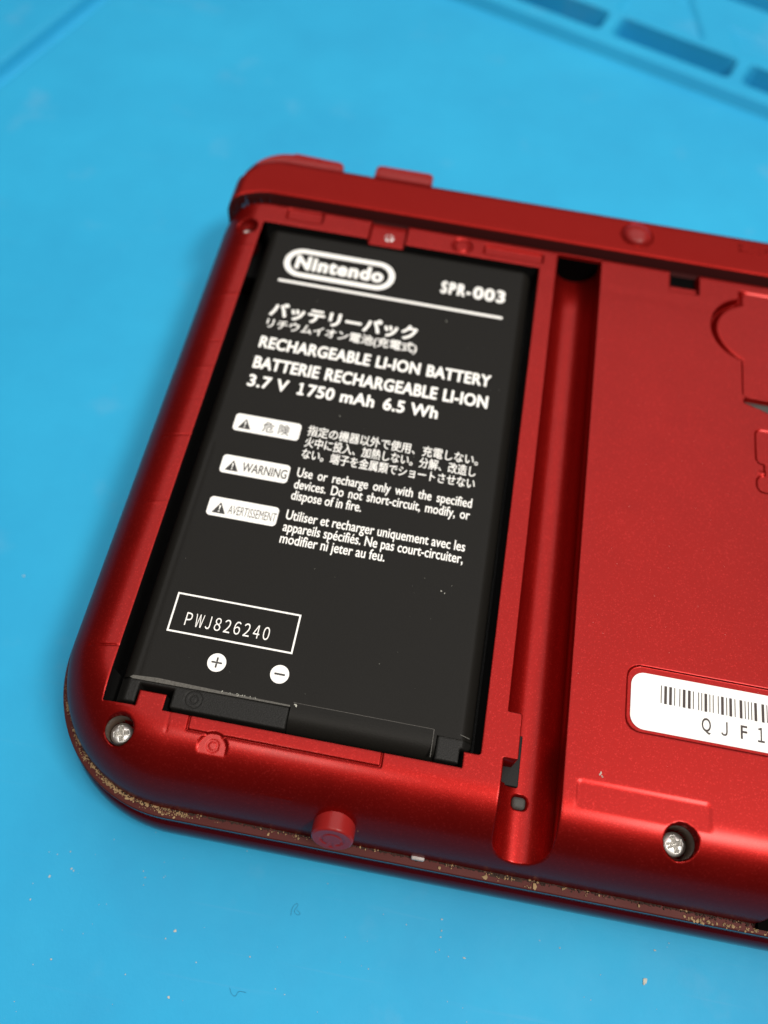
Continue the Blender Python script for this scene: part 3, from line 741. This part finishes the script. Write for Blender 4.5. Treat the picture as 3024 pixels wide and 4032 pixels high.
for (px, py, s_) in ((94, 2268, .22), (196, 3450, .26), (282, 3420, .18), (290, 3428, .2), (420, 3560, .12), (390, 3562, .12), (565, 3430, .14), (572, 3455, .2), (566, 3485, .18), (648, 3395, .16), (645, 3455, .1),
                     (690, 3665, .28), (652, 3695, .18), (202, 3778, .36), (664, 3927, .28), (494, 3837, .14), (984, 3767, .16), (120, 3542, .18), (450, 3305, .14), (278, 3353, .14), (1740, 3620, .2), (1738, 3665, .24),
                     (1735, 3690, .2), (1828, 3772, .24), (2204, 3732, .14), (2578, 3742, .26), (1600, 3640, .12), (1510, 3600, .12), (2364, 3838, .12), (2540, 3860, .6), (2535, 3872, .45), (1730, 3740, .12), (1715, 3748, .12), (1765, 3766, .12), (1290, 3480, .12), (1360, 3690, .1), (2160, 3560, .1), (1450, 3815, .12), (1250, 3985, .14)):
    p = cam_hit(px, py, MAT_Z); pts.append((p[0], p[1], MAT_Z + 0.05, s_ * 0.5))
for i in range(45):
    p = cam_hit(rng.uniform(0, 2700), rng.uniform(3250, 4032), MAT_Z); pts.append((p[0], p[1], MAT_Z + 0.03, rng.uniform(0.03, 0.07)))
grains('dust_specks', pts, 'speck', 'pale dust specks scattered over the near part of the blue mat', 'dust')
pts = []
for (px, py, zz) in ((1750, 2337, BZ), (1737, 2328, BZ), (1338, 1638, BZ), (1757, 1265, BZ)): 
    p = cam_hit(px, py, zz); pts.append((p[0], p[1], zz + 0.03, 0.09))
for i in range(26): pts.append((rng.normal(13.9, 0.9), 3.3 + rng.uniform(-.1, .12), BZ + 0.03, rng.uniform(.025, .06)))
for i in range(60): pts.append((rng.uniform(3, 38), rng.uniform(4, 60), BZ + 0.02, rng.uniform(.012, .03)))
pts += [(20.35, 3.35, BZ + 0.05, 0.14), (20.2, 3.45, BZ + 0.05, 0.10)]
grains('battery_specks', pts, 'speck', 'tiny pale specks lying on the black battery', 'dust')
pts = []
for i in range(90): pts.append((rng.uniform(50, 74), rng.uniform(2, 68), 0.0, rng.uniform(.012, .03)))
p = cam_hit(2362, 3050, 0); pts += [(p[0] + dx, p[1] + dy, 0.02, .11) for dx, dy in ((0, 0), (.2, -.1), (.1, .18), (.3, -.2))]
grains('plate_specks', pts, 'speck', 'tiny specks on the flat red plate beside the stylus channel', 'dust')

def fibre(pts2):
    cu = bpy.data.curves.new('lint_fibre', 'CURVE'); cu.dimensions = '3D'; cu.bevel_depth = 0.018 * MM; cu.bevel_resolution = 1
    sp = cu.splines.new('BEZIER'); sp.bezier_points.add(len(pts2) - 1)
    for bp_, (px, py) in zip(sp.bezier_points, pts2):
        p = cam_hit(px, py, MAT_Z); bp_.co = W(p[0], p[1], MAT_Z + 0.08); bp_.handle_left_type = bp_.handle_right_type = 'AUTO'
    ob = bpy.data.objects.new('lint_fibre', cu); C.objects.link(ob)
    dg = bpy.context.evaluated_depsgraph_get(); me = bpy.data.meshes.new_from_object(ob.evaluated_get(dg)); bpy.data.objects.remove(ob)
    me.materials.clear(); me.materials.append(M['fibre']); return bpy.data.objects.new('lint_fibre', me)
finish(fibre([(1145, 3605), (1155, 3570), (1172, 3560), (1160, 3590), (1180, 3600), (1168, 3582)]), None, 'dark curled lint fibre on the mat below the power button', 'fibre')
finish(fibre([(905, 3890), (912, 3912), (925, 3922), (940, 3905), (970, 3908)]), None, 'dark hooked lint fibre near the bottom edge of the mat', 'fibre')
